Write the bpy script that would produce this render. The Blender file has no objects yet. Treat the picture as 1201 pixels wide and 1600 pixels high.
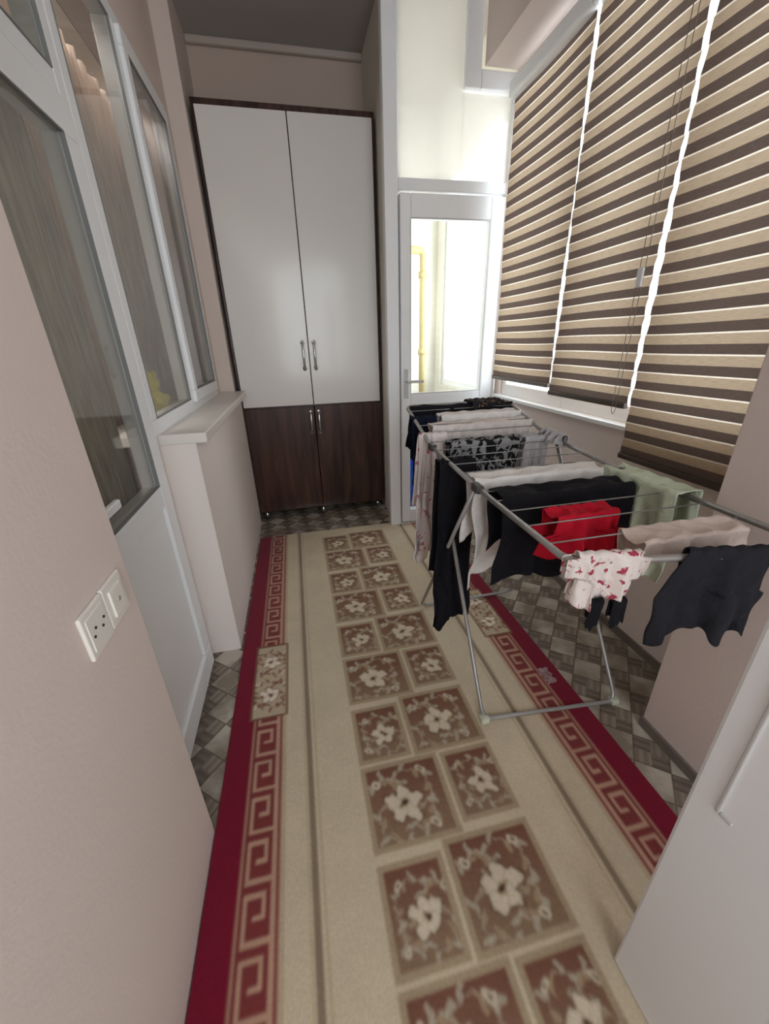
import bpy, bmesh, math, random
import numpy as np
from mathutils import Vector, Matrix
random.seed(3); np.random.seed(3)
S=bpy.context.scene
S.view_settings.view_transform='Standard'
try: S.view_settings.look='None'
except Exception: pass
S.view_settings.exposure=0.0
COL=S.collection

def lin(c):
    c=c/255.0
    return c/12.92 if c<=0.04045 else ((c+0.055)/1.055)**2.4
def rgb(r,g,b): return (lin(r),lin(g),lin(b),1.0)

# ---------------------------------------------------------------- materials
def newmat(name):
    m=bpy.data.materials.new(name); m.use_nodes=True
    nt=m.node_tree; b=nt.nodes['Principled BSDF']
    return m,nt,b
def mat(name,c,rough=0.6,scale=12.0,var=0.08,metal=0.0,bump=0.0,bscale=200.0,coord='Object',stretch=(1,1,1),spec=0.5,coat=0.0):
    m,nt,b=newmat(name)
    N=nt.nodes; L=nt.links
    tc=N.new('ShaderNodeTexCoord'); mp=N.new('ShaderNodeMapping'); mp.inputs['Scale'].default_value=stretch
    L.new(tc.outputs[coord],mp.inputs[0])
    nz=N.new('ShaderNodeTexNoise'); nz.inputs['Scale'].default_value=scale; nz.inputs['Detail'].default_value=4
    L.new(mp.outputs[0],nz.inputs['Vector'])
    mx=N.new('ShaderNodeMix'); mx.data_type='RGBA'
    mx.inputs[6].default_value=tuple(max(0,v*(1-var)) for v in c[:3])+(1,)
    mx.inputs[7].default_value=tuple(min(1,v*(1+var)) for v in c[:3])+(1,)
    L.new(nz.outputs[0],mx.inputs[0]); L.new(mx.outputs[2],b.inputs['Base Color'])
    b.inputs['Roughness'].default_value=rough; b.inputs['Metallic'].default_value=metal
    b.inputs['Specular IOR Level'].default_value=spec
    if coat: b.inputs['Coat Weight'].default_value=coat; b.inputs['Coat Roughness'].default_value=0.12
    if bump:
        n2=N.new('ShaderNodeTexNoise'); n2.inputs['Scale'].default_value=bscale
        L.new(mp.outputs[0],n2.inputs['Vector'])
        bp=N.new('ShaderNodeBump'); bp.inputs['Strength'].default_value=bump; bp.inputs['Distance'].default_value=0.002
        L.new(n2.outputs[0],bp.inputs['Height']); L.new(bp.outputs[0],b.inputs['Normal'])
    return m

M_wall=mat('wall_paint_pink',rgb(224,208,200),0.85,3,0.04,bump=0.25,bscale=90)
M_wallw=mat('wall_paint_pale',rgb(232,220,214),0.8,3,0.04,bump=0.25,bscale=90)
M_wallb=mat('wall_paint_beige',rgb(202,183,170),0.85,3,0.05,bump=0.25,bscale=90)
M_cream=mat('cream_plaster',rgb(226,222,211),0.8,2.5,0.10,bump=0.2,bscale=60)
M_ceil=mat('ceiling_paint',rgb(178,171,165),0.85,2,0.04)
M_corn=mat('cornice_paint',rgb(194,180,170),0.85,2,0.04)
M_pvc=mat('white_pvc',rgb(240,241,243),0.35,4,0.02)
M_pvcg=mat('pvc_gasket',rgb(130,130,130),0.6,10,0.05)
M_edge=mat('panel_edge_trim',rgb(196,194,192),0.5,10,0.03)
M_hinge=mat('dark_hinge_plastic',rgb(60,60,62),0.5,10,0.05)
M_sill=mat('sill_marble',rgb(230,222,215),0.35,9,0.07)
M_gloss=mat('gloss_white_door',rgb(234,229,225),0.3,2,0.02,coat=0.35)
M_chrome=mat('chrome',rgb(205,205,205),0.18,30,0.03,metal=1.0)
M_steel=mat('grey_tube_paint',rgb(165,162,160),0.35,30,0.05,metal=0.4)
M_wire=mat('rack_wire',rgb(150,150,148),0.35,30,0.05,metal=0.4)
M_foot=mat('rack_foot_plastic',rgb(205,205,185),0.5,30,0.05)
M_base=mat('dark_bar_brown',rgb(74,60,50),0.4,14,0.2)
M_skirt=mat('skirting_grey_brown',rgb(120,108,100),0.4,14,0.15)
M_chain=mat('bead_chain_plastic',rgb(120,108,98),0.4,14,0.1)
M_plate=mat('switch_plastic',rgb(238,232,224),0.35,10,0.02)
M_hole=mat('socket_hole',rgb(45,40,38),0.7,10,0.05)
M_gas=mat('yellow_pipe_paint',rgb(184,168,120),0.7,12,0.12)
M_toy=mat('yellow_plush',rgb(225,214,80),0.9,40,0.15,bump=0.5)
M_blue=mat('blue_plastic',rgb(30,90,210),0.35,8,0.05)
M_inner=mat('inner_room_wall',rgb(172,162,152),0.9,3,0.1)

def m_wood():
    m,nt,b=newmat('dark_walnut'); N=nt.nodes;L=nt.links
    tc=N.new('ShaderNodeTexCoord'); mp=N.new('ShaderNodeMapping'); mp.inputs['Scale'].default_value=(9,9,0.9)
    L.new(tc.outputs['Object'],mp.inputs[0])
    nz=N.new('ShaderNodeTexNoise'); nz.inputs['Scale'].default_value=1.6; nz.inputs['Detail'].default_value=8; nz.inputs['Distortion'].default_value=1.2
    L.new(mp.outputs[0],nz.inputs['Vector'])
    cr=N.new('ShaderNodeValToRGB'); cr.color_ramp.elements[0].color=rgb(44,27,23); cr.color_ramp.elements[1].color=rgb(90,60,50)
    cr.color_ramp.elements[0].position=.35; cr.color_ramp.elements[1].position=.75
    L.new(nz.outputs[0],cr.inputs[0]); L.new(cr.outputs[0],b.inputs['Base Color']); b.inputs['Roughness'].default_value=0.3
    return m
M_wood=m_wood()

def m_glass(name,tint,gl=0.12,rough=0.02,edge=.25,haze=0.0,hc=(.9,.9,.88,1),trans=0.0):
    m=bpy.data.materials.new(name); m.use_nodes=True; nt=m.node_tree;N=nt.nodes;L=nt.links;N.clear()
    o=N.new('ShaderNodeOutputMaterial'); t=N.new('ShaderNodeBsdfTransparent'); g=N.new('ShaderNodeBsdfGlossy')
    t.inputs[0].default_value=tint; g.inputs['Roughness'].default_value=rough
    nz=N.new('ShaderNodeTexNoise'); nz.inputs['Scale'].default_value=2.0
    mr=N.new('ShaderNodeMapRange'); mr.inputs[3].default_value=gl*0.8; mr.inputs[4].default_value=gl*1.2
    L.new(nz.outputs[0],mr.inputs[0])
    fr=N.new('ShaderNodeLayerWeight'); fr.inputs[0].default_value=.3
    p=N.new('ShaderNodeMath'); p.operation='POWER'; p.inputs[1].default_value=2.5; L.new(fr.outputs['Facing'],p.inputs[0])
    q=N.new('ShaderNodeMath'); q.operation='MULTIPLY_ADD'; q.inputs[1].default_value=edge; q.use_clamp=True
    L.new(p.outputs[0],q.inputs[0]); L.new(mr.outputs[0],q.inputs[2])
    mx=N.new('ShaderNodeMixShader'); L.new(q.outputs[0],mx.inputs[0]); L.new(t.outputs[0],mx.inputs[1]); L.new(g.outputs[0],mx.inputs[2])
    last=mx
    if haze:
        d=N.new('ShaderNodeBsdfDiffuse'); d.inputs[0].default_value=hc; m2=N.new('ShaderNodeMixShader'); m2.inputs[0].default_value=haze
        L.new(mx.outputs[0],m2.inputs[1]); L.new(d.outputs[0],m2.inputs[2]); last=m2
    if trans:
        d=N.new('ShaderNodeBsdfTranslucent'); d.inputs[0].default_value=hc; m2=N.new('ShaderNodeMixShader'); m2.inputs[0].default_value=trans
        L.new(last.outputs[0],m2.inputs[1]); L.new(d.outputs[0],m2.inputs[2]); last=m2
    L.new(last.outputs[0],o.inputs[0]); return m
M_glass=m_glass('clear_glass',(0.93,0.96,0.97,1),0.02)
M_glassh=m_glass('hazy_transom_glass',(0.88,0.89,0.88,1),0.06,.08,.25,.18,(.84,.84,.82,1),.30)
M_glassd=m_glass('room_side_glass',(0.88,0.88,0.86,1),0.13,0.05,.38,.06,(.70,.70,.70,1))

def m_floor():
    m,nt,b=newmat('woven_pattern_tile'); N=nt.nodes;L=nt.links
    tc=N.new('ShaderNodeTexCoord'); mp=N.new('ShaderNodeMapping'); mp.inputs['Rotation'].default_value=(0,0,math.radians(40)); mp.inputs['Scale'].default_value=(1,1,1)
    L.new(tc.outputs['Object'],mp.inputs[0])
    ck=N.new('ShaderNodeTexChecker'); ck.inputs['Scale'].default_value=9
    L.new(mp.outputs[0],ck.inputs['Vector'])
    def wave(axis):
        w=N.new('ShaderNodeTexWave'); w.bands_direction=axis; w.inputs['Scale'].default_value=11; w.inputs['Distortion'].default_value=1.5
        L.new(mp.outputs[0],w.inputs['Vector']); return w
    w1=wave('X'); w2=wave('Y')
    nz=N.new('ShaderNodeTexNoise'); nz.inputs['Scale'].default_value=6; nz.inputs['Detail'].default_value=6; L.new(mp.outputs[0],nz.inputs['Vector'])
    r1=N.new('ShaderNodeValToRGB'); r1.color_ramp.elements[0].color=rgb(124,111,100); r1.color_ramp.elements[1].color=rgb(146,133,120)
    L.new(w1.outputs[0],r1.inputs[0])
    r2=N.new('ShaderNodeValToRGB'); r2.color_ramp.elements[0].color=rgb(138,126,112); r2.color_ramp.elements[1].color=rgb(192,182,168)
    r2.color_ramp.elements[0].position=.40; r2.color_ramp.elements[1].position=.60
    L.new(nz.outputs[0],r2.inputs[0])
    ck2=N.new('ShaderNodeTexChecker'); ck2.inputs['Scale'].default_value=18
    L.new(mp.outputs[0],ck2.inputs['Vector'])
    r3=N.new('ShaderNodeValToRGB'); r3.color_ramp.elements[0].color=rgb(104,92,82); r3.color_ramp.elements[1].color=rgb(126,113,102)
    L.new(w2.outputs[0],r3.inputs[0])
    mxa=N.new('ShaderNodeMix'); mxa.data_type='RGBA'; L.new(ck2.outputs[1],mxa.inputs[0]); L.new(r1.outputs[0],mxa.inputs[6]); L.new(r3.outputs[0],mxa.inputs[7])
    mx=N.new('ShaderNodeMix'); mx.data_type='RGBA'; L.new(ck.outputs[1],mx.inputs[0]); L.new(mxa.outputs[2],mx.inputs[6]); L.new(r2.outputs[0],mx.inputs[7])
    br=N.new('ShaderNodeTexBrick'); br.inputs['Scale'].default_value=9; br.offset=0; br.inputs['Brick Width'].default_value=1; br.inputs['Row Height'].default_value=1
    br.inputs['Mortar Size'].default_value=0.03; br.inputs['Color1'].default_value=(1,1,1,1); br.inputs['Color2'].default_value=(1,1,1,1); br.inputs['Mortar'].default_value=(.6,.55,.5,1)
    L.new(mp.outputs[0],br.inputs['Vector'])
    ml=N.new('ShaderNodeMix'); ml.data_type='RGBA'; ml.blend_type='MULTIPLY'; ml.inputs[0].default_value=1
    L.new(mx.outputs[2],ml.inputs[6]); L.new(br.outputs[0],ml.inputs[7])
    L.new(ml.outputs[2],b.inputs['Base Color']); b.inputs['Roughness'].default_value=0.25
    return m
M_floor=m_floor()

def m_translucent(name,c,mixf,scale=(1,1,1),nscale=60,var=0.25,transp=0.0):
    m=bpy.data.materials.new(name); m.use_nodes=True; nt=m.node_tree;N=nt.nodes;L=nt.links;N.clear()
    o=N.new('ShaderNodeOutputMaterial'); d=N.new('ShaderNodeBsdfDiffuse'); t=N.new('ShaderNodeBsdfTranslucent')
    tc=N.new('ShaderNodeTexCoord'); mp=N.new('ShaderNodeMapping'); mp.inputs['Scale'].default_value=scale
    L.new(tc.outputs['Object'],mp.inputs[0])
    nz=N.new('ShaderNodeTexNoise'); nz.inputs['Scale'].default_value=nscale; nz.inputs['Detail'].default_value=3
    L.new(mp.outputs[0],nz.inputs['Vector'])
    mx=N.new('ShaderNodeMix'); mx.data_type='RGBA'
    mx.inputs[6].default_value=tuple(max(0,v*(1-var)) for v in c[:3])+(1,); mx.inputs[7].default_value=tuple(min(1,v*(1+var)) for v in c[:3])+(1,)
    cr=N.new('ShaderNodeMapRange'); cr.inputs[1].default_value=.35; cr.inputs[2].default_value=.65
    L.new(nz.outputs[0],cr.inputs[0]); L.new(cr.outputs[0],mx.inputs[0])
    L.new(mx.outputs[2],d.inputs[0]); L.new(mx.outputs[2],t.inputs[0])
    ms=N.new('ShaderNodeMixShader'); ms.inputs[0].default_value=mixf; L.new(d.outputs[0],ms.inputs[1]); L.new(t.outputs[0],ms.inputs[2])
    last=ms
    if transp>0:
        tr=N.new('ShaderNodeBsdfTransparent'); m2=N.new('ShaderNodeMixShader'); m2.inputs[0].default_value=transp
        L.new(ms.outputs[0],m2.inputs[1]); L.new(tr.outputs[0],m2.inputs[2]); last=m2
    L.new(last.outputs[0],o.inputs[0]); return m
M_bdark=m_translucent('blind_dark_band',rgb(112,96,88),0.085,(1,6,90),8,0.12)
M_bbeige=m_translucent('blind_woven_band',rgb(190,168,143),0.125,(1,14,260),2.2,0.11)
M_bsheer=m_translucent('blind_sheer_band',rgb(222,208,190),0.22,(1,1,1),60,0.05,0.03)
M_curt=m_translucent('curtain_fabric',rgb(206,200,186),0.2,(1,30,1),6,0.2)
M_curt2=m_translucent('curtain_brown',rgb(196,182,170),0.15,(1,30,1),6,0.2)

# ---------------------------------------------------------------- mesh helpers
def obj_from_bm(name,bm,mats,parent=None,smooth=False):
    me=bpy.data.meshes.new(name); bm.to_mesh(me); bm.free()
    for m in (mats if isinstance(mats,(list,tuple)) else [mats]): me.materials.append(m)
    if smooth:
        for p in me.polygons: p.use_smooth=True
    o=bpy.data.objects.new(name,me); COL.objects.link(o)
    if parent: o.parent=parent
    return o
def add_box(bm,x0,x1,y0,y1,z0,z1,mi=0):
    vs=[bm.verts.new((x,y,z)) for x in(x0,x1) for y in(y0,y1) for z in(z0,z1)]
    for f in((0,1,3,2),(4,6,7,5),(0,4,5,1),(2,3,7,6),(0,2,6,4),(1,5,7,3)):
        fc=bm.faces.new([vs[i] for i in f]); fc.material_index=mi
def boxes(name,lst,mats,parent=None,bevel=0.0,seg=2):
    bm=bmesh.new()
    for b in lst: add_box(bm,*b)
    bmesh.ops.recalc_face_normals(bm,faces=bm.faces)
    o=obj_from_bm(name,bm,mats,parent)
    if bevel:
        md=o.modifiers.new('bevel','BEVEL'); md.width=bevel; md.segments=seg; md.limit_method='ANGLE'
    return o
def tube_bm(bm,pts,r,n=10,closed=False,mi=0):
    pts=[Vector(p) for p in pts]; rings=[]
    K=len(pts)
    up=None
    for i,p in enumerate(pts):
        if closed: t=(pts[(i+1)%K]-pts[i-1]).normalized()
        else: t=(pts[min(i+1,K-1)]-pts[max(i-1,0)]).normalized()
        if up is None:
            up=Vector((0,0,1)) if abs(t.z)<.9 else Vector((1,0,0))
        a=(up-t*up.dot(t)); 
        if a.length<1e-4: a=t.orthogonal()
        a.normalize(); up=a; b=t.cross(a)
        rr=r[i] if isinstance(r,(list,tuple)) else r
        rings.append([bm.verts.new(p+a*math.cos(2*math.pi*k/n)*rr+b*math.sin(2*math.pi*k/n)*rr) for k in range(n)])
    R=range(K) if closed else range(K-1)
    for i in R:
        A=rings[i];B=rings[(i+1)%K]
        for k in range(n):
            f=bm.faces.new((A[k],A[(k+1)%n],B[(k+1)%n],B[k])); f.material_index=mi
    if not closed:
        bm.faces.new(rings[0][::-1]); bm.faces.new(rings[-1])
def fillet(pts,rad=0.04,n=5):
    pts=[Vector(p) for p in pts]; out=[pts[0]]
    for i in range(1,len(pts)-1):
        p=pts[i]; a=(pts[i-1]-p); b=(pts[i+1]-p)
        ra=min(rad,a.length*.45,b.length*.45); A=p+a.normalized()*ra; B=p+b.normalized()*ra
        for k in range(n+1):
            t=k/n; out.append(A*(1-t)**2+p*2*t*(1-t)+B*t*t)
    out.append(pts[-1]); return out
def tubes(name,lst,r,mats,parent=None,n=10):
    bm=bmesh.new()
    for p in lst: tube_bm(bm,p,r,n)
    bmesh.ops.recalc_face_normals(bm,faces=bm.faces)
    return obj_from_bm(name,bm,mats,parent,True)
def empty(name,loc):
    e=bpy.data.objects.new(name,None); e.empty_display_size=.1; COL.objects.link(e); e.location=loc; return e
def reparent(child,par):
    child.parent=par; child.matrix_parent_inverse=Matrix.Translation(par.location).inverted()
def tag(o,label,cat,group=None):
    o['label']=label; o['category']=cat
    if group: o['group']=group
def st(o): o['kind']='structure'; return o

# ---------------------------------------------------------------- room shell
CE=3.23
st(boxes('floor',[(-1.9,1.65,-1.6,4.4,-.1,0)],M_floor))
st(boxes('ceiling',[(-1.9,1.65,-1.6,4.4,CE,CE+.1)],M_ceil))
st(boxes('wall_left_front',[(-.56,-.40,-1.6,.83,0,CE)],M_wall))
st(boxes('wall_left',[(-.72,-.545,.83,3.06,2.62,CE),(-.72,-.545,3.06,3.20,0,CE),(-.72,-.545,3.04,3.06,0,2.62),(-.72,-.445,3.20,3.70,0,CE),(-.62,-.56,.82,.85,0,2.62)],M_wall))
st(boxes('wall_parapet',[(-.60,-.41,1.66,3.20,0,1.05),(-.62,-.545,1.632,1.66,0,1.09)],M_wallw))
st(boxes('trim_1',[(-.60,-.365,1.655,3.20,1.05,1.092)],M_sill,bevel=.006))
st(boxes('wall_back',[(-.72,.72,3.70,3.86,0,CE)],M_wallb))
st(boxes('wall_rear',[(-.25,1.10,-1.7,-1.6,0,.75),(-.25,1.10,-1.7,-1.6,2.75,CE),(-.56,-.25,-1.7,-1.6,0,CE),(1.10,1.62,-1.7,-1.6,0,CE)],M_wall))
rw=st(boxes('window_6',[(-.25,1.10,-1.68,-1.62,.75,.82),(-.25,1.10,-1.68,-1.62,2.68,2.75),(-.25,-.18,-1.68,-1.62,.82,2.68),(1.03,1.10,-1.68,-1.62,.82,2.68),(.39,.46,-1.68,-1.62,.82,2.68)],M_pvc,bevel=.006))
rg=boxes('pane',[(-.19,1.04,-1.655,-1.65,.81,2.69)],M_glass); reparent(rg,rw)
st(boxes('wall_room_side',[(-1.95,-1.85,-1.6,4.4,0,CE),(-1.85,-.72,3.9,4.0,0,CE),(-1.85,-.56,-.2,-.1,0,CE)],M_inner))
st(boxes('wall_right',[(1.47,1.62,.84,2.84,0,1.02),(1.47,1.62,.84,2.84,2.76,CE),(1.47,1.62,2.76,2.84,1.02,2.76)],M_wallw))
st(boxes('wall_right_pillar',[(1.18,1.62,-1.6,.84,0,CE)],M_wall,bevel=.004))
st(boxes('ceiling_beam',[(1.235,1.47,.84,2.80,2.80,CE)],M_wall))
st(boxes('baseboard_right',[(1.458,1.47,.84,2.84,0,.04),(1.168,1.18,-.5,.84,0,.04),(1.18,1.458,.84,.85,0,.04)],M_skirt))
st(boxes('trim_2',[(-.445,.70,3.66,3.70,CE-.04,CE)],M_corn,bevel=.01))
st(boxes('trim_3',[(-.545,-.51,.85,3.20,CE-.04,CE)],M_corn,bevel=.01))
st(boxes('wall_utility_balcony',[(.70,.76,2.90,4.2,0,CE),(.70,1.62,4.2,4.3,0,CE),(1.47,1.62,2.84,4.2,0,.98),(1.47,1.62,2.84,4.2,2.72,CE),(1.47,1.62,4.05,4.2,.98,2.72)],M_cream))
st(boxes('window_4',[(1.50,1.56,2.84,4.05,.98,1.04),(1.50,1.56,2.84,4.05,2.66,2.72),(1.50,1.56,3.99,4.05,1.04,2.66),(1.50,1.56,2.84,2.90,1.04,2.66)],M_pvc,bevel=.004))

# ---------------------------------------------------------------- right windows
def win_right(name,y0,y1):
    f=st(boxes(name,[(1.49,1.56,y0,y1,1.02,1.10),(1.49,1.56,y0,y1,2.67,2.76),(1.49,1.56,y0,y0+.055,1.10,2.67),(1.49,1.56,y1-.055,y1,1.10,2.67)],M_pvc,bevel=.006))
    g=boxes('pane',[(1.52,1.53,y0+.05,y1-.05,1.09,2.68)],M_glass); reparent(g,f)
    return f
win_right('window_1',2.05,2.76); win_right('window_2',1.46,2.05); win_right('window_3',.84,1.46)
st(boxes('trim_4',[(1.43,1.50,.84,2.80,1.00,1.022)],M_pvc,bevel=.004))

# ---------------------------------------------------------------- left door (balcony door) + window
def ring(x0,x1,y0,y1,z0,z1,w):
    return [(x0,x1,y0,y1,z0,z0+w),(x0,x1,y0,y1,z1-w,z1),(x0,x1,y0,y0+w,z0+w,z1-w),(x0,x1,y1-w,y1,z0+w,z1-w)]
d1=st(boxes('door_1',ring(-.60,-.535,.85,1.63,.0,2.62,.055)+[(-.60,-.535,.905,1.575,2.03,2.09)],M_pvc,bevel=.006))
leaf=boxes('door_leaf',[(-.580,-.518,.90,1.575,.03,.14),(-.580,-.518,.99,1.485,.86,.94),(-.580,-.518,.90,1.575,1.93,2.02),(-.580,-.518,.90,.99,.14,1.93),(-.580,-.518,1.485,1.575,.14,1.93),(-.57,-.530,.99,1.485,.14,.86)],M_pvc,bevel=.006)
reparent(leaf,d1)
gk=boxes('gasket',ring(-.53,-.5178,.9895,1.4855,.9395,1.9305,.004)+ring(-.545,-.5345,.905,1.575,2.09,2.565,.004),M_pvcg); reparent(gk,d1)
pn=boxes('pane',[(-.534,-.530,.985,1.49,.935,1.935),(-.548,-.544,.90,1.58,2.085,2.57)],M_glassd); reparent(pn,d1)
dh=boxes('handle',[(-.518,-.503,.925,.955,.95,1.10),(-.503,-.47,.93,.95,1.03,1.05),(-.485,-.47,.93,1.06,1.025,1.05)],M_pvc,bevel=.005); reparent(dh,d1)
w5=st(boxes('window_5',ring(-.60,-.535,1.63,3.04,1.09,2.62,.06)+[(-.60,-.535,2.27,2.335,1.15,2.56)],M_pvc,bevel=.006))
sash=boxes('sash',ring(-.580,-.518,2.325,2.99,1.13,2.57,.062),M_pvc,bevel=.006); reparent(sash,w5)
gk=boxes('gasket',ring(-.545,-.5345,1.690,2.270,1.150,2.560,.004)+ring(-.53,-.5178,2.387,2.928,1.192,2.508,.004),M_pvcg); reparent(gk,w5)
pn=boxes('pane',[(-.548,-.544,1.68,2.28,1.14,2.57),(-.534,-.530,2.38,2.935,1.18,2.515)],M_glassd); reparent(pn,w5)

def curtain(name,x,y0,y1,z0,z1,m,label,amp=.03,waves=14):
    bm=bmesh.new(); n=200; vs=[]
    for i in range(n+1):
        u=i/n; a=math.sin(u*waves*2*math.pi)+.4*math.sin(u*waves*4.6*math.pi+1)
        vs.append([bm.verts.new((x+amp*a*(.6+.4*(1-k/6)),y0+(y1-y0)*u,z0+(z1-z0)*k/6)) for k in range(7)])
    for i in range(n):
        for k in range(6): bm.faces.new((vs[i][k],vs[i+1][k],vs[i+1][k+1],vs[i][k+1]))
    o=obj_from_bm(name,bm,m,None,True); md=o.modifiers.new('s','SOLIDIFY'); md.thickness=.003
    tag(o,label,'curtain'); return o
curtain('curtain',-.655,.87,1.625,.02,2.70,M_curt,'pleated beige curtain hanging behind the balcony door glass',.020,9)
curtain('curtain',-.86,1.7,3.7,.02,2.70,M_curt2,'brown pleated curtain hanging behind the inner window glass',.034,17)
o=tubes('curtain_rod',[[(-.77,.8,2.715),(-.77,3.75,2.715)]],.012,M_base); tag(o,'dark round curtain rod above the inner window','curtain rod')

def uvs(bm,c,r,sc=(1,1,1),seg=16):
    m=Matrix.Translation(c)@Matrix.Diagonal((sc[0],sc[1],sc[2],1))
    bmesh.ops.create_uvsphere(bm,u_segments=seg,v_segments=10,radius=r,matrix=m)
st(boxes('trim_5',[(-.78,-.60,1.67,3.04,1.05,1.09)],M_sill,bevel=.004))
ty=2.16
bm=bmesh.new(); uvs(bm,(-.68,ty,1.155),.062,(1,1.1,1.05)); uvs(bm,(-.68,ty,1.245),.045); uvs(bm,(-.665,ty-.035,1.285),.016); uvs(bm,(-.665,ty+.035,1.285),.016); uvs(bm,(-.64,ty-.05,1.17),.022,(1,1.5,1)); uvs(bm,(-.64,ty+.05,1.17),.022,(1,1.5,1))
o=obj_from_bm('plush_toy',bm,M_toy,None,True); tag(o,'small yellow plush toy sitting on the inner window ledge','toy')

# ---------------------------------------------------------------- wardrobe
W=empty('wardrobe',(.13,3.48,0))
def wp(o): reparent(o,W); return o
wp(boxes('body',[(-.425,-.405,3.262,3.69,.075,2.76),(.665,.685,3.262,3.69,.075,2.76),(-.405,.665,3.262,3.69,2.725,2.76),(-.405,.665,3.262,3.69,.075,.095),(-.405,.665,3.262,3.66,.94,.958),(-.405,.665,3.66,3.69,.095,2.725)],M_wood,bevel=.002))
def door(x0,x1,z0,z1,m,hx,hz0,hz1):
    d=boxes('door',[(x0,x1,3.242,3.260,z0,z1)],m,bevel=.003); wp(d)
    pts=[(hx,3.242,hz0),(hx,3.215,hz0+.012),(hx,3.205,(hz0+hz1)/2),(hx,3.215,hz1-.012),(hx,3.242,hz1)]
    bm=bmesh.new(); tube_bm(bm,fillet(pts,.03,4),.009,8)
    uvs(bm,(hx,3.24,hz0),.016,(1,.5,1.2)); uvs(bm,(hx,3.24,hz1),.016,(1,.5,1.2))
    h=obj_from_bm('handle',bm,M_chrome,None,True); h['label']='curved chrome bar handle'
    h.parent=d
    return d
door(-.405,.127,.958,2.722,M_gloss,.088,1.23,1.41)
door(.133,.668,.958,2.722,M_gloss,.172,1.23,1.41)
door(-.405,.127,.08,.945,M_wood,.098,.74,.90)
door(.133,.668,.08,.945,M_wood,.162,.74,.90)
for x in(-.36,.13,.63):
    for y in(3.29,3.62):
        l=bmesh.new(); bmesh.ops.create_cone(l,cap_ends=True,segments=16,radius1=.022,radius2=.016,depth=.075,matrix=Matrix.Translation((x,y,.0375)))
        wp(obj_from_bm('leg',l,M_chrome,None,True))
tag(W,'tall wardrobe with glossy white upper and walnut lower doors','wardrobe')

# ---------------------------------------------------------------- partition with door_2
P0,P1=2.84,2.90
p=st(boxes('wall_partition',[(.65,.735,P0,P1,0,CE),(.735,1.235,P0,P1,3.17,CE),(1.14,1.235,P0,P1,2.725,3.17),(1.235,1.47,P0,P1,2.725,2.81),(.735,1.445,P0,P1,2.24,2.30),(1.445,1.47,P0,P1,0,2.725),(.735,1.445,P0,P1,0,.02)],M_pvc,bevel=.006))
pn=boxes('pane',[(.73,1.145,2.868,2.874,2.295,3.175),(1.145,1.45,2.868,2.874,2.295,2.73)],M_glassh); reparent(pn,p)
d2=st(boxes('door_2',[(.742,.81,2.825,2.895,.03,2.225),(1.345,1.44,2.825,2.895,.03,2.225),(.81,1.345,2.825,2.895,.03,.14),(.81,1.345,2.825,2.895,.92,1.05),(.81,1.345,2.825,2.895,2.10,2.225)],M_pvc,bevel=.008))
pn=boxes('pane',[(.805,1.35,2.858,2.864,1.045,2.105),(.805,1.35,2.858,2.864,.135,.925)],M_glass); reparent(pn,d2)
gk=boxes('gasket',[(.81,1.345,2.827,2.835,1.05,1.055),(.81,1.345,2.827,2.835,2.095,2.10),(.81,.814,2.827,2.835,1.055,2.095),(1.341,1.345,2.827,2.835,1.055,2.095)],M_edge); reparent(gk,d2)
h=boxes('handle',[(.762,.792,2.812,2.825,1.02,1.22),(.770,.784,2.775,2.812,1.13,1.145),(.770,.892,2.765,2.78,1.128,1.147)],M_edge,bevel=.004); reparent(h,d2)
bm=bmesh.new()
tube_bm(bm,fillet([(1.25,3.95,.0),(1.25,3.95,2.14),(1.08,3.95,2.14),(1.08,4.195,2.14)],.05),.032,12)
for z in(1.3,1.95): 
    bmesh.ops.create_cone(bm,cap_ends=True,segments=12,radius1=.044,radius2=.044,depth=.05,matrix=Matrix.Translation((1.25,3.95,z)))
o=obj_from_bm('gas_pipe',bm,M_gas,None,True); tag(o,'yellow painted gas pipe with couplings outside the glazed door','pipe')
bx_,by_=.915,3.10
bm=bmesh.new(); bmesh.ops.create_cone(bm,cap_ends=True,segments=28,radius1=.11,radius2=.135,depth=.46,matrix=Matrix.Translation((bx_,by_,.23)))
top=[f for f in bm.faces if f.normal.z>.9]; bmesh.ops.inset_region(bm,faces=top,thickness=.008); top=[f for f in bm.faces if f.normal.z>.9 and len(f.verts)>8]
bmesh.ops.translate(bm,verts=list({v for f in top for v in f.verts}),vec=(0,0,-.40))
B=obj_from_bm('bucket',bm,M_blue,None,False); tag(B,'blue plastic bucket standing behind the glazed door','bucket')
hb=tubes('handle',[[(bx_+.137*math.cos(a),by_-.05*math.sin(a),.445-.09*math.sin(a)) for a in [k*math.pi/12 for k in range(13)]]],.004,M_chrome); reparent(hb,B)

# ---------------------------------------------------------------- door_3 (open white door near camera)
d3=st(boxes('door_3',[(.60,.655,-.50,.315,.012,2.02)],M_pvc,bevel=.008))
bd=boxes('handle',[(.5955,.602,.264,.271,.68,1.0),(.5955,.602,.245,.264,.68,.686)],M_edge,bevel=.002); reparent(bd,d3)

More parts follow.
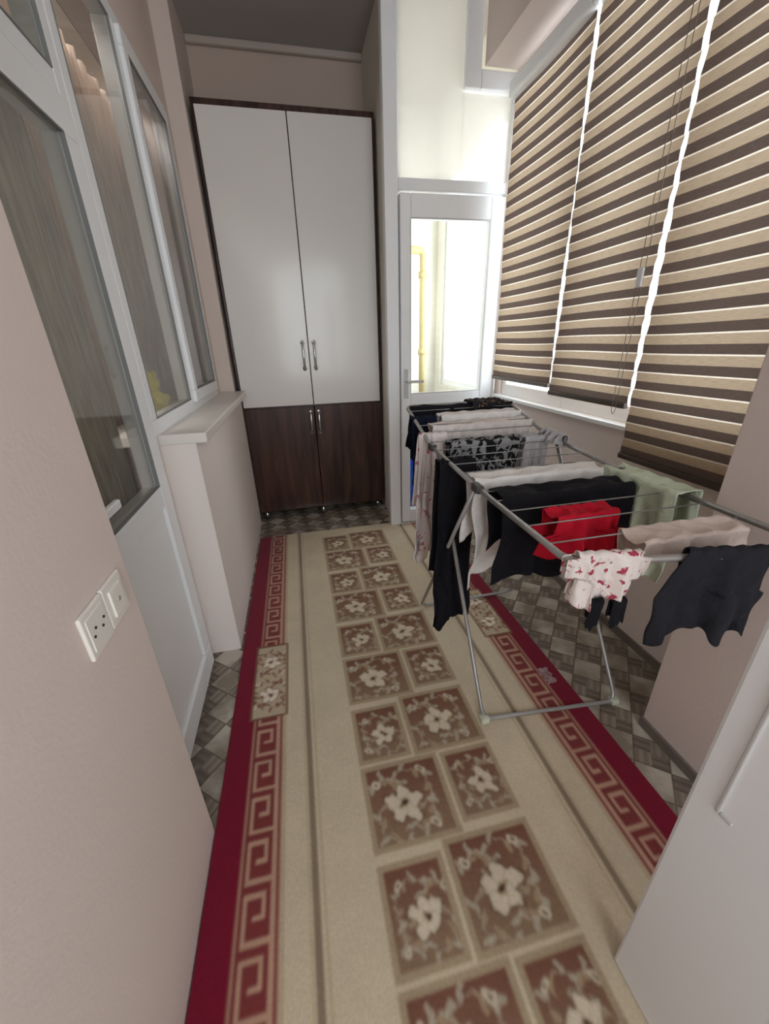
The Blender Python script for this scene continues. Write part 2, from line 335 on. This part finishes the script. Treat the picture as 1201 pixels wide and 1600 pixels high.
# ---------------------------------------------------------------- socket & switch
def plate(name,y0,y1,z0,z1):
    return boxes(name,[(-.40,-.392,y0,y1,z0,z1)],M_plate,bevel=.003,seg=3)
dy=-.012
so=plate('wall_socket',.632+dy,.714+dy,.90,.99); tag(so,'white twin electrical socket plate on the pink wall','socket')
bm=bmesh.new(); add_box(bm,-.393,-.3905,.642+dy,.704+dy,.912,.978)
o=obj_from_bm('socket_face',bm,M_plate); md=o.modifiers.new('b','BEVEL'); md.width=.001; reparent(o,so)
for y in(.657+dy,.689+dy):
    bm=bmesh.new()
    for z in(.939,.951):
        bmesh.ops.create_cone(bm,cap_ends=True,segments=10,radius1=.0028,radius2=.0028,depth=.002,matrix=Matrix.Translation((-.3900,y+(.005 if z>.945 else -.005),z))@Matrix.Rotation(math.pi/2,4,'Y'))
    o=obj_from_bm('socket_hole',bm,M_hole); reparent(o,so)
sw=plate('light_switch',.716+dy,.798+dy,.902,.992); tag(sw,'white light switch plate beside the wall socket','light switch')
o=boxes('rocker',[(-.393,-.388,.732+dy,.782+dy,.918,.976)],M_plate,bevel=.002); reparent(o,sw)
bm=bmesh.new(); bmesh.ops.create_cone(bm,cap_ends=True,segments=14,radius1=.006,radius2=.005,depth=.003,matrix=Matrix.Translation((-.3875,.757+dy,.947))@Matrix.Rotation(math.pi/2,4,'Y'))
o=obj_from_bm('indicator',bm,mat('switch_dot',rgb(180,170,158),.4)); reparent(o,sw)

# ---------------------------------------------------------------- blinds
def blind(y0,y1,zb,zt,x,label,chain):
    E=empty('roller_blind',(x,(y0+y1)/2,zb))
    bands=[(.032,0),(.0325,1),(.005,2)]
    bm=bmesh.new(); ny=24
    zs=[(zb,None)]; z=zb; k=0
    while z<zt:
        w,mi=bands[k%3]; z=min(z+w,zt); zs.append((z,mi)); k+=1
    prev=None
    for j,(z,mi) in enumerate(zs):
        row=[]; e0=.004*math.sin(j*2.1); e1=.004*math.sin(j*1.3+1)
        for i in range(ny+1):
            u=i/ny; y=(y0+e0)+(y1+e1-y0-e0)*u
            dx=.004*math.sin(z*7+u*3)+.003*math.sin(u*6+z*2)
            dz=.002*math.sin(u*4+y0*7+z)
            row.append(bm.verts.new((x+dx,y,z+(dz if 0<j<len(zs)-1 else 0))))
        if prev:
            for i in range(ny):
                f=bm.faces.new((prev[i],prev[i+1],row[i+1],row[i])); f.material_index=mi
        prev=row
    fb=obj_from_bm('fabric',bm,[M_bdark,M_bbeige,M_bsheer]); reparent(fb,E)
    br=boxes('bottom_bar',[(x-.012,x+.012,y0,y1,zb-.022,zb+.002)],M_base,bevel=.004); reparent(br,E)
    cs=boxes('cassette',[(x-.045,x+.05,y0-.005,y1+.005,zt,zt+.075)],M_pvc,bevel=.012); reparent(cs,E)
    if chain:
        bm=bmesh.new(); yc=chain; zl=zb-.05
        pts=[(x-.03,yc-.012,zt+.02),(x-.032,yc-.013,zb+.5),(x-.034,yc-.01,zl+.02),(x-.034,yc,zl),(x-.034,yc+.012,zl+.02),(x-.03,yc+.013,zt+.02)]
        tube_bm(bm,fillet(pts,.02,3),.0014,6)
        c=obj_from_bm('bead_chain',bm,M_chain,None,True); reparent(c,E)
        hk=boxes('chain_holder',[(x-.042,x-.028,yc-.014,yc+.014,1.57,1.64)],M_pvc,bevel=.006); reparent(hk,E)
    tag(E,label,'window blind','zebra blinds along the window wall')
    return E
blind(2.060,2.73,1.16,2.64,1.40,'brown and beige striped zebra roller blind beside the glazed door',None)
blind(1.482,2.043,1.125,2.64,1.40,'brown and beige striped zebra roller blind with bead chain, middle window',1.51)
blind(.855,1.458,.915,2.64,1.40,'brown and beige striped zebra roller blind pulled lower beside the pillar',None)

# ---------------------------------------------------------------- rug
def build_rug():
    x0,x1,y0,y1=-.399,1.025,-.5,2.89; st_=.0033
    nx=int((x1-x0)/st_)+1; ny=int((y1-y0)/st_)+1
    xs=np.linspace(x0,x1,nx); ys=np.linspace(y0,y1,ny)
    X,Y=np.meshgrid(xs,ys)
    C=np.zeros((ny,nx,3))
    def c(r,g,b): return np.array(rgb(r,g,b)[:3])
    beige=c(210,194,167); tan=c(178,155,124); brown=c(124,82,65); stripe=c(118,99,80); crim=c(124,16,44); keybg=c(128,56,56); cream=c(222,207,182); pink=c(196,158,134)
    nzz=np.random.rand(ny//3+2,nx//3+2); nz=np.kron(nzz,np.ones((3,3)))[:ny,:nx]
    C[:]=beige
    def paint(mask,col,a=1.0,win=None):
        m=(mask.astype(float)*a)[...,None]
        if win is None: C[:]=C*(1-m)+col*m
        else: C[win]=C[win]*(1-m)+col*m
    XL=X-x0; XR=x1-X
    def seg(U,V,a,b):
        ax,ay=a;bx,by=b; dx,dy=bx-ax,by-ay; t=np.clip(((U-ax)*dx+(V-ay)*dy)/(dx*dx+dy*dy),0,1)
        return np.maximum(np.abs(U-ax-t*dx),np.abs(V-ay-t*dy))
    def window(xa,xb,ya,yb):
        i0=max(0,np.searchsorted(xs,xa)); i1=np.searchsorted(xs,xb); j0=max(0,np.searchsorted(ys,ya)); j1=np.searchsorted(ys,yb)
        return (slice(j0,j1),slice(i0,i1))
    def flower(win,cx,cy,r,s,inn,core,leafc,stemc,cup,t=1):
        U0=(X[win]-cx); V0=(Y[win]-cy)*t; U=U0*s
        U=U+.004*np.sin(V0*95+cx*30)+.0025*np.sin(V0*210); V=V0+.004*np.sin(U0*88+cy*30)+.0025*np.sin(U0*230)
        def P(mask,col,a=1.0): paint(mask&inn,col,a,win)
        def ell(lx,ly,an,a,b):
            u=U-lx; v=V-ly; ca,sa=math.cos(an),math.sin(an); p=u*ca+v*sa; q=-u*sa+v*ca
            return (p/a)**2+(q/b)**2
        for (ox,oy,R,a0,a1) in((-.9,.9,1.15,1.2,4.9),(.9,-1.0,1.0,-2.2,1.6),(1.1,1.2,.8,.2,2.8),(-1.2,-1.0,.75,2.4,5.6)):
            n=9
            for k in range(n*3):
                a=a0+(a1-a0)*k/(n*3); R_=R*(1-.25*k/(n*3)); lx=(ox*.55+R_*math.cos(a))*r; ly=(oy*.55+R_*math.sin(a))*r
                P(ell(lx,ly,0,.05*r,.05*r)<1,stemc,.8)
                if k%4==1:
                    sd=1 if (k//4)%2 else -1; an=a+math.pi/2+sd*.9
                    P(ell(lx+.2*r*math.cos(an),ly+.2*r*math.sin(an),an,.30*r,.12*r)<1,leafc if (k//4)%2 else stemc,.85)
        for bx,by in((1.25,1.15),(-1.3,-1.15),(-1.2,1.45)):
            P(ell(bx*r,by*r,.7,.26*r,.18*r)<1,cup,.85); P(ell(bx*r,by*r,.7,.10*r,.08*r)<1,core,.8)
        for lay in(0,1):
            for k in range(5):
                an=k*2*math.pi/5+.35; rr=.46*r*(1+.18*math.sin(k*2.3+cx*9))
                e=ell(rr*math.cos(an),rr*math.sin(an),an,.48*r,.34*r)
                if lay==0: P(e<1.4,core,.6)
                else:
                    P(e<1,cup); P((e>.62)&(e<1),leafc,.4)
        d=np.hypot(U,V); P(d<.25*r,leafc,.8); P(d<.15*r,core,1)
    pitch=.128
    path=[(.05,0),(.05,1),(.80,1),(.80,.32),(.42,.32),(.42,.62)]
    for side,D,ins in(('L',XL,(1.20,1.63)),('R',XR,(1.42,1.83))):
        paint(D<.086,crim)
        paint((D>=.086)&(D<.207),keybg)
        paint((np.abs(D-.093)<.003),pink,.7); paint((np.abs(D-.203)<.003),pink,.6)
        U=((Y-.02)%pitch)/pitch; V=(D-.112)/(.186-.112); V=1-V
        Us=U*pitch; Vs=V*.074; key=np.full(Us.shape,9.)
        for a,b in zip(path[:-1],path[1:]):
            key=np.minimum(key,seg(Us,Vs,(a[0]*pitch,a[1]*.074),(b[0]*pitch,b[1]*.074)))
        key=np.minimum(key,seg(Us,Vs,(0,0),(pitch,0)))
        paint((key<.0060)&(D>.09)&(D<.205),pink,.92)
        a,b=ins
        xa,xb=(x0+.070,x0+.222) if side=='L' else (x1-.222,x1-.070)
        win=window(xa,xb,a,b)
        paint(np.ones(X[win].shape,bool),brown,1,win)
        Xw,Yw=X[win],Y[win]; inn=(Yw>a+.012)&(Yw<b-.012)&(Xw>xa+.012)&(Xw<xb-.012); paint(inn,tan*.55+cream*.38,1,win)
        for cyy,s,t in((a+(b-a)*.28,1,1),(a+(b-a)*.72,-1,-1)):
            flower(win,(xa+xb)/2,cyy,.046,s,inn,brown,c(134,60,54),brown,c(236,224,204),t)
        paint(np.abs(D-.302)<.011,stripe,.8); paint(np.abs(D-.325)<.004,tan,.6); paint(np.abs(D-.285)<.004,tan,.5)
        paint(np.abs(D-.214)<.004,tan,.8)
    cx=.318; tot=.455; gap=.045; pt=.2675; base=.378
    k0=int(math.floor((y0-base)/pt))
    for k in range(k0,10):
        ya0=base+k*pt+.024; yb0=base+(k+1)*pt-.024
        if ya0>2.78: continue
        yb0=min(yb0,2.84)
        wide=.248; nar=tot-gap-wide
        if k%2==0: parts=[(cx-tot/2,cx-tot/2+nar,0,1),(cx+tot/2-wide,cx+tot/2,1,0)]
        else: parts=[(cx-tot/2,cx-tot/2+wide,1,0),(cx+tot/2-nar,cx+tot/2,0,2)]
        for j,(xa,xb,big,cut) in enumerate(parts):
            ya,yb=ya0,yb0
            if cut==1: yb-=.018
            if cut==2: ya+=.018
            if big: ya-=.006; yb+=.006
            win=window(xa-.02,xb+.02,ya-.02,yb+.02); Xw,Yw=X[win],Y[win]
            dm=np.minimum(np.minimum(Xw-xa,xb-Xw),np.minimum(Yw-ya,yb-Yw))
            paint((dm>-.016)&(dm<=0),tan*.86,.85,win)
            inn=dm>0
            fade=np.clip(.40+.6*((Yw-ya)/(yb-ya)),0,1)
            colm=(brown[None,None,:]*fade[...,None]+tan[None,None,:]*.74*(1-fade[...,None]))
            Cw=C[win]; Cw[inn]=colm[inn]; C[win]=Cw
            s=1 if (k+j)%2==0 else -1
            r=.066 if big else .050
            flower(win,(xa+xb)/2+.014*s,(ya+yb)/2-.012,r,s,inn,brown*.5,tan*.95,cream*.66,cream*.96)
    C*= (0.98+0.04*nz)[...,None]
    for rep in range(2):
        for ax in (0,1):
            C=(np.roll(C,1,ax)+3*C+np.roll(C,-1,ax))/5
    C=np.clip(C,0,1)
    V=np.empty((ny,nx,3)); V[...,0]=X; V[...,1]=Y; V[...,2]=.012+.0012*np.sin(Y*5+X*2)
    edge=(X<=x0+1e-6)|(X>=x1-1e-6)|(Y>=y1-1e-6)|(Y<=y0+1e-6); V[...,2][edge]=.001
    idx=np.arange(nx*ny).reshape(ny,nx)
    F=np.stack([idx[:-1,:-1],idx[:-1,1:],idx[1:,1:],idx[1:,:-1]],-1).reshape(-1,4)
    me=bpy.data.meshes.new('rug'); me.vertices.add(nx*ny); me.vertices.foreach_set('co',V.reshape(-1))
    nf=len(F); me.loops.add(nf*4); me.loops.foreach_set('vertex_index',F.reshape(-1).astype(np.int32))
    me.polygons.add(nf); me.polygons.foreach_set('loop_start',np.arange(0,nf*4,4,dtype=np.int32)); me.polygons.foreach_set('loop_total',np.full(nf,4,dtype=np.int32))
    me.update(calc_edges=True); me.validate()
    at=me.color_attributes.new('weave','FLOAT_COLOR','POINT')
    cc=np.ones((ny*nx,4)); cc[:,:3]=C.reshape(-1,3); at.data.foreach_set('color',cc.reshape(-1))
    m,nt,b=newmat('rug_pile'); N=nt.nodes;L=nt.links
    va=N.new('ShaderNodeVertexColor'); va.layer_name='weave'
    tc=N.new('ShaderNodeTexCoord'); n1=N.new('ShaderNodeTexNoise'); n1.inputs['Scale'].default_value=130; n1.inputs['Detail'].default_value=4
    L.new(tc.outputs['Object'],n1.inputs['Vector'])
    mr=N.new('ShaderNodeMapRange'); mr.inputs[1].default_value=.3; mr.inputs[2].default_value=.7; mr.inputs[3].default_value=.93; mr.inputs[4].default_value=1.05
    L.new(n1.outputs[0],mr.inputs[0])
    n3=N.new('ShaderNodeTexNoise'); n3.inputs['Scale'].default_value=7; n3.inputs['Detail'].default_value=3; L.new(tc.outputs['Object'],n3.inputs['Vector'])
    mr3=N.new('ShaderNodeMapRange'); mr3.inputs[3].default_value=.87; mr3.inputs[4].default_value=1.10; L.new(n3.outputs[0],mr3.inputs[0])
    mu=N.new('ShaderNodeMath'); mu.operation='MULTIPLY'; L.new(mr.outputs[0],mu.inputs[0]); L.new(mr3.outputs[0],mu.inputs[1])
    mx=N.new('ShaderNodeMix'); mx.data_type='RGBA'; mx.blend_type='MULTIPLY'; mx.inputs[0].default_value=1
    L.new(va.outputs[0],mx.inputs[6]); L.new(mu.outputs[0],mx.inputs[7]); L.new(mx.outputs[2],b.inputs['Base Color'])
    b.inputs['Roughness'].default_value=.9; b.inputs['Specular IOR Level'].default_value=.15
    b.inputs['Sheen Weight'].default_value=.15
    bp=N.new('ShaderNodeBump'); bp.inputs['Strength'].default_value=.22; bp.inputs['Distance'].default_value=.003; L.new(n1.outputs[0],bp.inputs['Height']); L.new(bp.outputs[0],b.inputs['Normal'])
    me.materials.append(m)
    o=bpy.data.objects.new('rug',me); COL.objects.link(o)
    tag(o,'beige runner rug with brown floral squares and crimson key border','rug')
build_rug()

# ---------------------------------------------------------------- drying rack
R=empty('clothes_drying_rack',(.84,1.32,0))
def rp(o): reparent(o,R); return o
XL0,XR0=.55,1.12
tr=.0085
ZC=.950
near_y=.635; near_yr=.525; h1=1.12; h2=1.58; far_y=2.0; zf=1.09
def zr(y):
    if y<=h1: return ZC
    if y<=h2: return ZC+(y-h1)*.06
    return ZC+.028+(y-h2)*(zf-ZC-.028)/(far_y-h2)
def rim(x): return near_y+(near_yr-near_y)*(x-XL0+.01)/(XR0-XL0)
rp(tubes('wing_frame',[fillet([(XL0,h1-.01,zr(h1)),(XL0-.01,near_y,ZC),(XR0-.01,near_yr,ZC),(XR0,h1-.01,zr(h1))],.04)],tr,M_steel))
rp(tubes('wing_frame',[fillet([(XL0,h2+.01,zr(h2)),(XL0,far_y,zf),(XR0,far_y,zf),(XR0,h2+.01,zr(h2))],.04)],tr,M_steel))
rp(tubes('side_rail',[[(XL0,h1,zr(h1)),(XL0,h2,zr(h2))]],tr,M_steel)); rp(tubes('side_rail',[[(XR0,h1,zr(h1)),(XR0,h2,zr(h2))]],tr,M_steel))
rp(tubes('leg_frame',[fillet([(XL0+.018,h2-.02,zr(h2)-.01),(XL0+.03,.985,.024),(XL0+.60,.945,.012),(XR0+.018,h2-.02,zr(h2)-.01)],.045)],.008,M_steel))
rp(tubes('leg_frame',[fillet([(XL0+.0,h1+.02,zr(h1)-.01),(XL0+.01,1.74,.024),(XR0-.01,1.74,.022),(XR0,h1+.02,zr(h1)-.01)],.045)],.008,M_steel))
for x,y,z in((XL0+.035,.983,.0135),(XL0+.595,.947,.0)):
    rp(boxes('foot',[(x-.018,x+.018,y-.018,y+.018,z,z+.026)],M_foot,bevel=.008))
rods=[.72,.82,.92,1.00,1.08, 1.17,1.26,1.35,1.44,1.53, 1.62,1.70,1.78,1.86,1.94]
for y in rods:
    rp(tubes('rod',[[(XL0,y,zr(y)),(XR0,y,zr(y))]],.0022,M_wire,n=6))
for x in(XL0,XR0):
    for y in(h1,h2):
        rp(boxes('hinge',[(x-.013,x+.013,y-.026,y+.026,zr(y)-.014,zr(y)+.014)],M_hinge,bevel=.005))
tag(R,'folding grey metal clothes drying rack with wings, standing on the rug','drying rack')

# ---------------------------------------------------------------- laundry
def cloth(name,c,var=.12,pattern=None,c2=None,scale=30):
    m,nt,b=newmat('fabric_'+name); N=nt.nodes;L=nt.links
    tc=N.new('ShaderNodeTexCoord'); nz=N.new('ShaderNodeTexNoise'); nz.inputs['Scale'].default_value=scale; nz.inputs['Detail'].default_value=3
    L.new(tc.outputs['Object'],nz.inputs['Vector'])
    mx=N.new('ShaderNodeMix'); mx.data_type='RGBA'
    if pattern:
        mr=N.new('ShaderNodeMapRange'); mr.inputs[1].default_value=pattern-.02; mr.inputs[2].default_value=pattern+.02
        nz.inputs['Distortion'].default_value=1.0
        L.new(nz.outputs[0],mr.inputs[0]); L.new(mr.outputs[0],mx.inputs[0])
        mx.inputs[6].default_value=c; mx.inputs[7].default_value=c2
    else:
        L.new(nz.outputs[0],mx.inputs[0])
        mx.inputs[6].default_value=tuple(v*(1-var) for v in c[:3])+(1,); mx.inputs[7].default_value=tuple(min(1,v*(1+var)) for v in c[:3])+(1,)
    L.new(mx.outputs[2],b.inputs['Base Color']); b.inputs['Roughness'].default_value=.9; b.inputs['Specular IOR Level'].default_value=.15
    w=N.new('ShaderNodeTexNoise'); w.inputs['Scale'].default_value=38; w.inputs['Detail'].default_value=5; w.inputs['Distortion'].default_value=1.2; L.new(tc.outputs['Object'],w.inputs['Vector'])
    bp=N.new('ShaderNodeBump'); bp.inputs['Strength'].default_value=.55; bp.inputs['Distance'].default_value=.008; L.new(w.outputs[0],bp.inputs['Height']); L.new(bp.outputs[0],b.inputs['Normal'])
    return m
F_black=cloth('black',rgb(26,25,30)); F_navy=cloth('navy',rgb(24,28,44)); F_white=cloth('white',rgb(230,225,222)); F_white2=cloth('offwhite',rgb(222,212,208))
F_red=cloth('red',rgb(190,26,48)); F_green=cloth('green',rgb(198,207,184)); F_grey=cloth('grey',rgb(190,188,192))
F_floral=cloth('floral',rgb(30,30,34),0,.52,rgb(150,150,152),30); F_pinkp=cloth('pinkdots',rgb(228,217,213),0,.64,rgb(190,116,128),24)
F_bow=cloth('bowprint',rgb(232,220,215),0,.60,rgb(168,66,84),42); F_char=cloth('charcoal',rgb(44,44,50)); F_beige=cloth('beige',rgb(216,198,188))
F_dots=cloth('dots',rgb(40,40,46),0,.62,rgb(170,130,80),60)

def drape(name,label,cat,m,A,B,Lf,Lb,amp=.012,folds=5,seed=0,shape=None,flare=0.0,nu=60,nv=64,rod=.007,out=0.0,top=0.0,skew=0.0,hemf=1.0,thick=.002):
    rs=random.Random(seed); A=Vector(A);B=Vector(B); d=(B-A); W_=d.length; d.normalize()
    n=Vector((d.y,-d.x,0)).normalized()
    ph=[rs.uniform(0,6.28) for _ in range(9)]; hf=[rs.uniform(.6,1.4) for _ in range(3)]
    T=top/2
    bm=bmesh.new(); G=[]
    for j in range(nv+1):
        q=j/nv; row=[]
        for i in range(nu+1):
            u=i/nu
            hem=1+hemf*(.10*math.sin(u*4+ph[0])+.05*math.sin(u*13+ph[1])+.02*math.sin(u*31+ph[7]))+skew*(u-.5)
            s=(-(Lb+T)+(Lf+Lb+2*T)*q)*hem
            half=math.pi*rod/2; sg=1 if s>0 else -1; a=abs(s)
            if a<T: off=s; z=rod-.012*math.cos(a/T*math.pi/2)*(.6+.7*math.sin(u*9+ph[6]))+.003*math.sin(u*23+a*90+ph[3])
            elif a<T+half: off=sg*(T+rod*math.sin((a-T)/rod)); z=rod*math.cos((a-T)/rod)
            else: off=sg*(T+rod); z=-(a-T-half)
            t=max(0,a-T-.01)/max(Lf,Lb,.05); t=min(t,1.2)
            fold=amp*(.25+t)*(math.sin(u*folds*6.283*hf[0]+ph[2]+s*4)+.45*math.sin(u*folds*11+ph[3]-s*9)+.25*math.sin(s*26+ph[4]+u*7)+.14*math.sin(s*75+u*29+ph[7])+.14*math.sin(s*51-u*37+ph[8]))*(1 if sg>0 else .6)
            if shape: l,r=shape(s)
            else: l,r=0,1
            l+=.03*math.sin(s*17+ph[5])*min(1,t*2); r+=.03*math.sin(s*15+ph[8])*min(1,t*2)
            uu=l+(r-l)*u
            uu=.5+(uu-.5)*(1+flare*t)
            lat=.4*amp*math.sin(u*folds*9+ph[5]+s*8)*(.3+t)
            wr=.0018*math.sin(u*31+s*40+ph[7])
            P=A+d*(uu*W_+lat)+n*(off+fold*min(1,max(0,a-T)*30)+sg*out*t)
            P.z+=z+wr
            row.append(bm.verts.new(P))
        G.append(row)
    for j in range(nv):
        for i in range(nu): bm.faces.new((G[j][i],G[j][i+1],G[j+1][i+1],G[j+1][i]))
    bmesh.ops.recalc_face_normals(bm,faces=bm.faces)
    o=obj_from_bm(name,bm,m,None,True)
    md=o.modifiers.new('thick','SOLIDIFY'); md.thickness=thick; md.offset=0
    tag(o,label,cat); return o
zz=lambda y: zr(y)+.003
def dx(name,label,cat,m,xa,xb,y,Lf,Lb,*a,**k):
    return drape(name,label,cat,m,(xa,y,zz(y)),(xb,y,zz(y)),Lf,Lb,*a,**k)
dx('trousers','black trousers folded over the far end of the drying rack','trousers',F_black,.56,1.12,1.975,.17,.22,.012,6,1,top=.05)
dx('scarf','dark patterned scarf lying on the far rack edge','scarf',F_dots,.88,1.06,1.975,.04,.08,.008,4,31,top=.07,rod=.022)
dx('shirt','navy shirt hanging at the corner of the drying rack','shirt',F_navy,.535,.66,1.86,.33,.22,.014,3,2,top=.03)
dx('t_shirt','white t-shirt folded over a rod of the drying rack','t-shirt',F_white,.68,1.11,1.87,.13,.18,.012,7,3,top=.06)
dx('undershirt','white undershirt with gathered hem over the rack rods','undershirt',F_white2,.60,1.11,1.765,.13,.14,.016,13,4,top=.07)
drape('nightgown','long white nightgown with pink print hanging off the rack side','nightgown',F_pinkp,(.525,1.69,zz(1.69)),(.66,1.69,zz(1.69)),.66,.40,.026,4,5,flare=.6,out=.03,skew=-.12)
dx('blouse','black and grey floral blouse folded over the drying rack','blouse',F_floral,.63,.97,1.60,.24,.20,.014,5,6,top=.05)
dx('towel','light grey towel hanging beside the floral blouse','towel',F_grey,.985,1.10,1.60,.25,.24,.012,3,7,top=.06)
dx('trousers','long black trousers hanging from the side of the drying rack','trousers',F_black,.505,.655,1.39,.77,.5,.014,2,8,flare=.12,nv=80,top=.04,hemf=.4)
dx('t_shirt','white t-shirt spread over the middle rods','t-shirt',F_white,.56,1.08,1.20,.37,.24,.016,5,9,top=.07,skew=-.2)
dx('jeans','black denim garment folded over the near rods','jeans',F_black,.575,1.04,1.04,.33,.24,.013,3,10,top=.08)
drape('skirt','pale green skirt draped over the rack side rail','skirt',F_green,(1.105,1.17,zz(1.1)+.010),(1.105,.86,zz(.9)+.010),.30,.20,.015,3,11,top=.08)
dx('shorts','bright red shorts folded over the rack rods','shorts',F_red,.63,.85,.86,.15,.11,.016,3,12,top=.06,shape=lambda s:(-.10,1.08) if abs(s)>.09 else (0.06,.94),skew=.2,hemf=1.4)
br=drape('baby_romper','white baby romper with dusty red print on the rack edge','baby clothes',F_bow,(.545,rim(.545),ZC+.010),(.70,rim(.70),ZC+.010),.13,.12,.013,3,13,rod=.013,shape=lambda s:(-.10,1.08) if .02<abs(s)<.07 else (.06,.94))
for xx,sd in((.585,14),(.635,15)):
    f=drape('foot','','',F_black,(xx,rim(xx)-.022,ZC-.095),(xx+.036,rim(xx)-.022,ZC-.095),.07,.05,.004,1,sd,rod=.006)
    del f['category']
    f['label']='black foot end of the romper'; reparent(f,br)
dx('vest','cream baby vest over the rack rods','vest',F_beige,.75,1.05,.69,.06,.08,.012,3,16,top=.07)
drape('shorts','charcoal shorts hanging low over the near rack edge','shorts',F_char,(.80,rim(.80),ZC+.010),(.97,rim(.97),ZC+.010),.25,.13,.013,2,17,rod=.013,shape=lambda s:(-.38,1.12) if s>.12 else ((-.02-.36*max(0,s)/.12,1.05)),skew=-.1)
drape('sock','crumpled grey sock over the rack side rail','sock',F_grey,(1.12,1.62,zz(1.6)+.012),(1.12,1.48,zz(1.5)+.012),.06,.06,.018,4,18,rod=.02)

bm=bmesh.new()
G=[]
for i in range(9):
    G.append([bm.verts.new((.93+.009*j+.006*math.sin(i*2.1+j),1.08+.011*i,.016+.008*abs(math.sin(i*1.3+j*1.7)))) for j in range(6)])
for i in range(8):
    for j in range(5): bm.faces.new((G[i][j],G[i][j+1],G[i+1][j+1],G[i+1][j]))
o=obj_from_bm('plastic_wrapper',bm,m_translucent('thin_plastic',rgb(235,228,228),.4,transp=.6)); tag(o,'crumpled clear plastic wrapper lying on the rug','wrapper')

L_=empty('added_ceiling_lamp',(.3,-.7,CE-.05))  # lamp fixture added out of view for fill; emits no light
bm=bmesh.new(); bmesh.ops.create_cone(bm,cap_ends=True,segments=40,radius1=.17,radius2=.15,depth=.05,matrix=Matrix.Translation((.3,-.7,CE-.026))); o=obj_from_bm('added_lamp_base',bm,M_pvc); reparent(o,L_)
tag(L_,'added round white ceiling lamp body behind the camera, unlit','ceiling lamp')

# ---------------------------------------------------------------- lights
def area(name,loc,size,size_y,power,rot,col=(1,1,1)):
    l=bpy.data.lights.new(name,'AREA'); l.shape='RECTANGLE'; l.size=size; l.size_y=size_y; l.energy=power; l.color=col
    o=bpy.data.objects.new(name,l); COL.objects.link(o); o.location=loc; o.rotation_euler=rot; return o
area('daylight_windows',(2.3,1.9,2.1),2.6,3.8,225,(0,math.radians(100),0),(.95,.975,1))
area('daylight_rear',(.45,-2.0,1.8),1.6,2.2,66,(math.radians(90),0,0),(.95,.975,1))
area('inner_room_fill',(-1.4,2.0,CE-.1),.6,2.6,110,(0,0,0),(1,.98,.96))  # added fill lamp under the inner ceiling, brightens curtains behind the glass
w=bpy.data.worlds.new('sky'); S.world=w; w.use_nodes=True; nt=w.node_tree; bg=nt.nodes['Background']
bg.inputs[0].default_value=(.94,.97,1,1); bg.inputs[1].default_value=2.1

# ---------------------------------------------------------------- camera
cam=bpy.data.cameras.new('camera'); cam.sensor_fit='VERTICAL'; cam.sensor_height=36; cam.sensor_width=27; cam.lens=36*610/1600; cam.clip_start=.02
co=bpy.data.objects.new('camera',cam); COL.objects.link(co)
r=Vector((.9760,-.2162,-.0262)); u=Vector((.1098,.3848,.9164)); bk=Vector((-.1880,-.8973,.3993))
co.matrix_world=Matrix(((r.x,u.x,bk.x,0),(r.y,u.y,bk.y,0),(r.z,u.z,bk.z,1.4),(0,0,0,1)))
S.camera=co
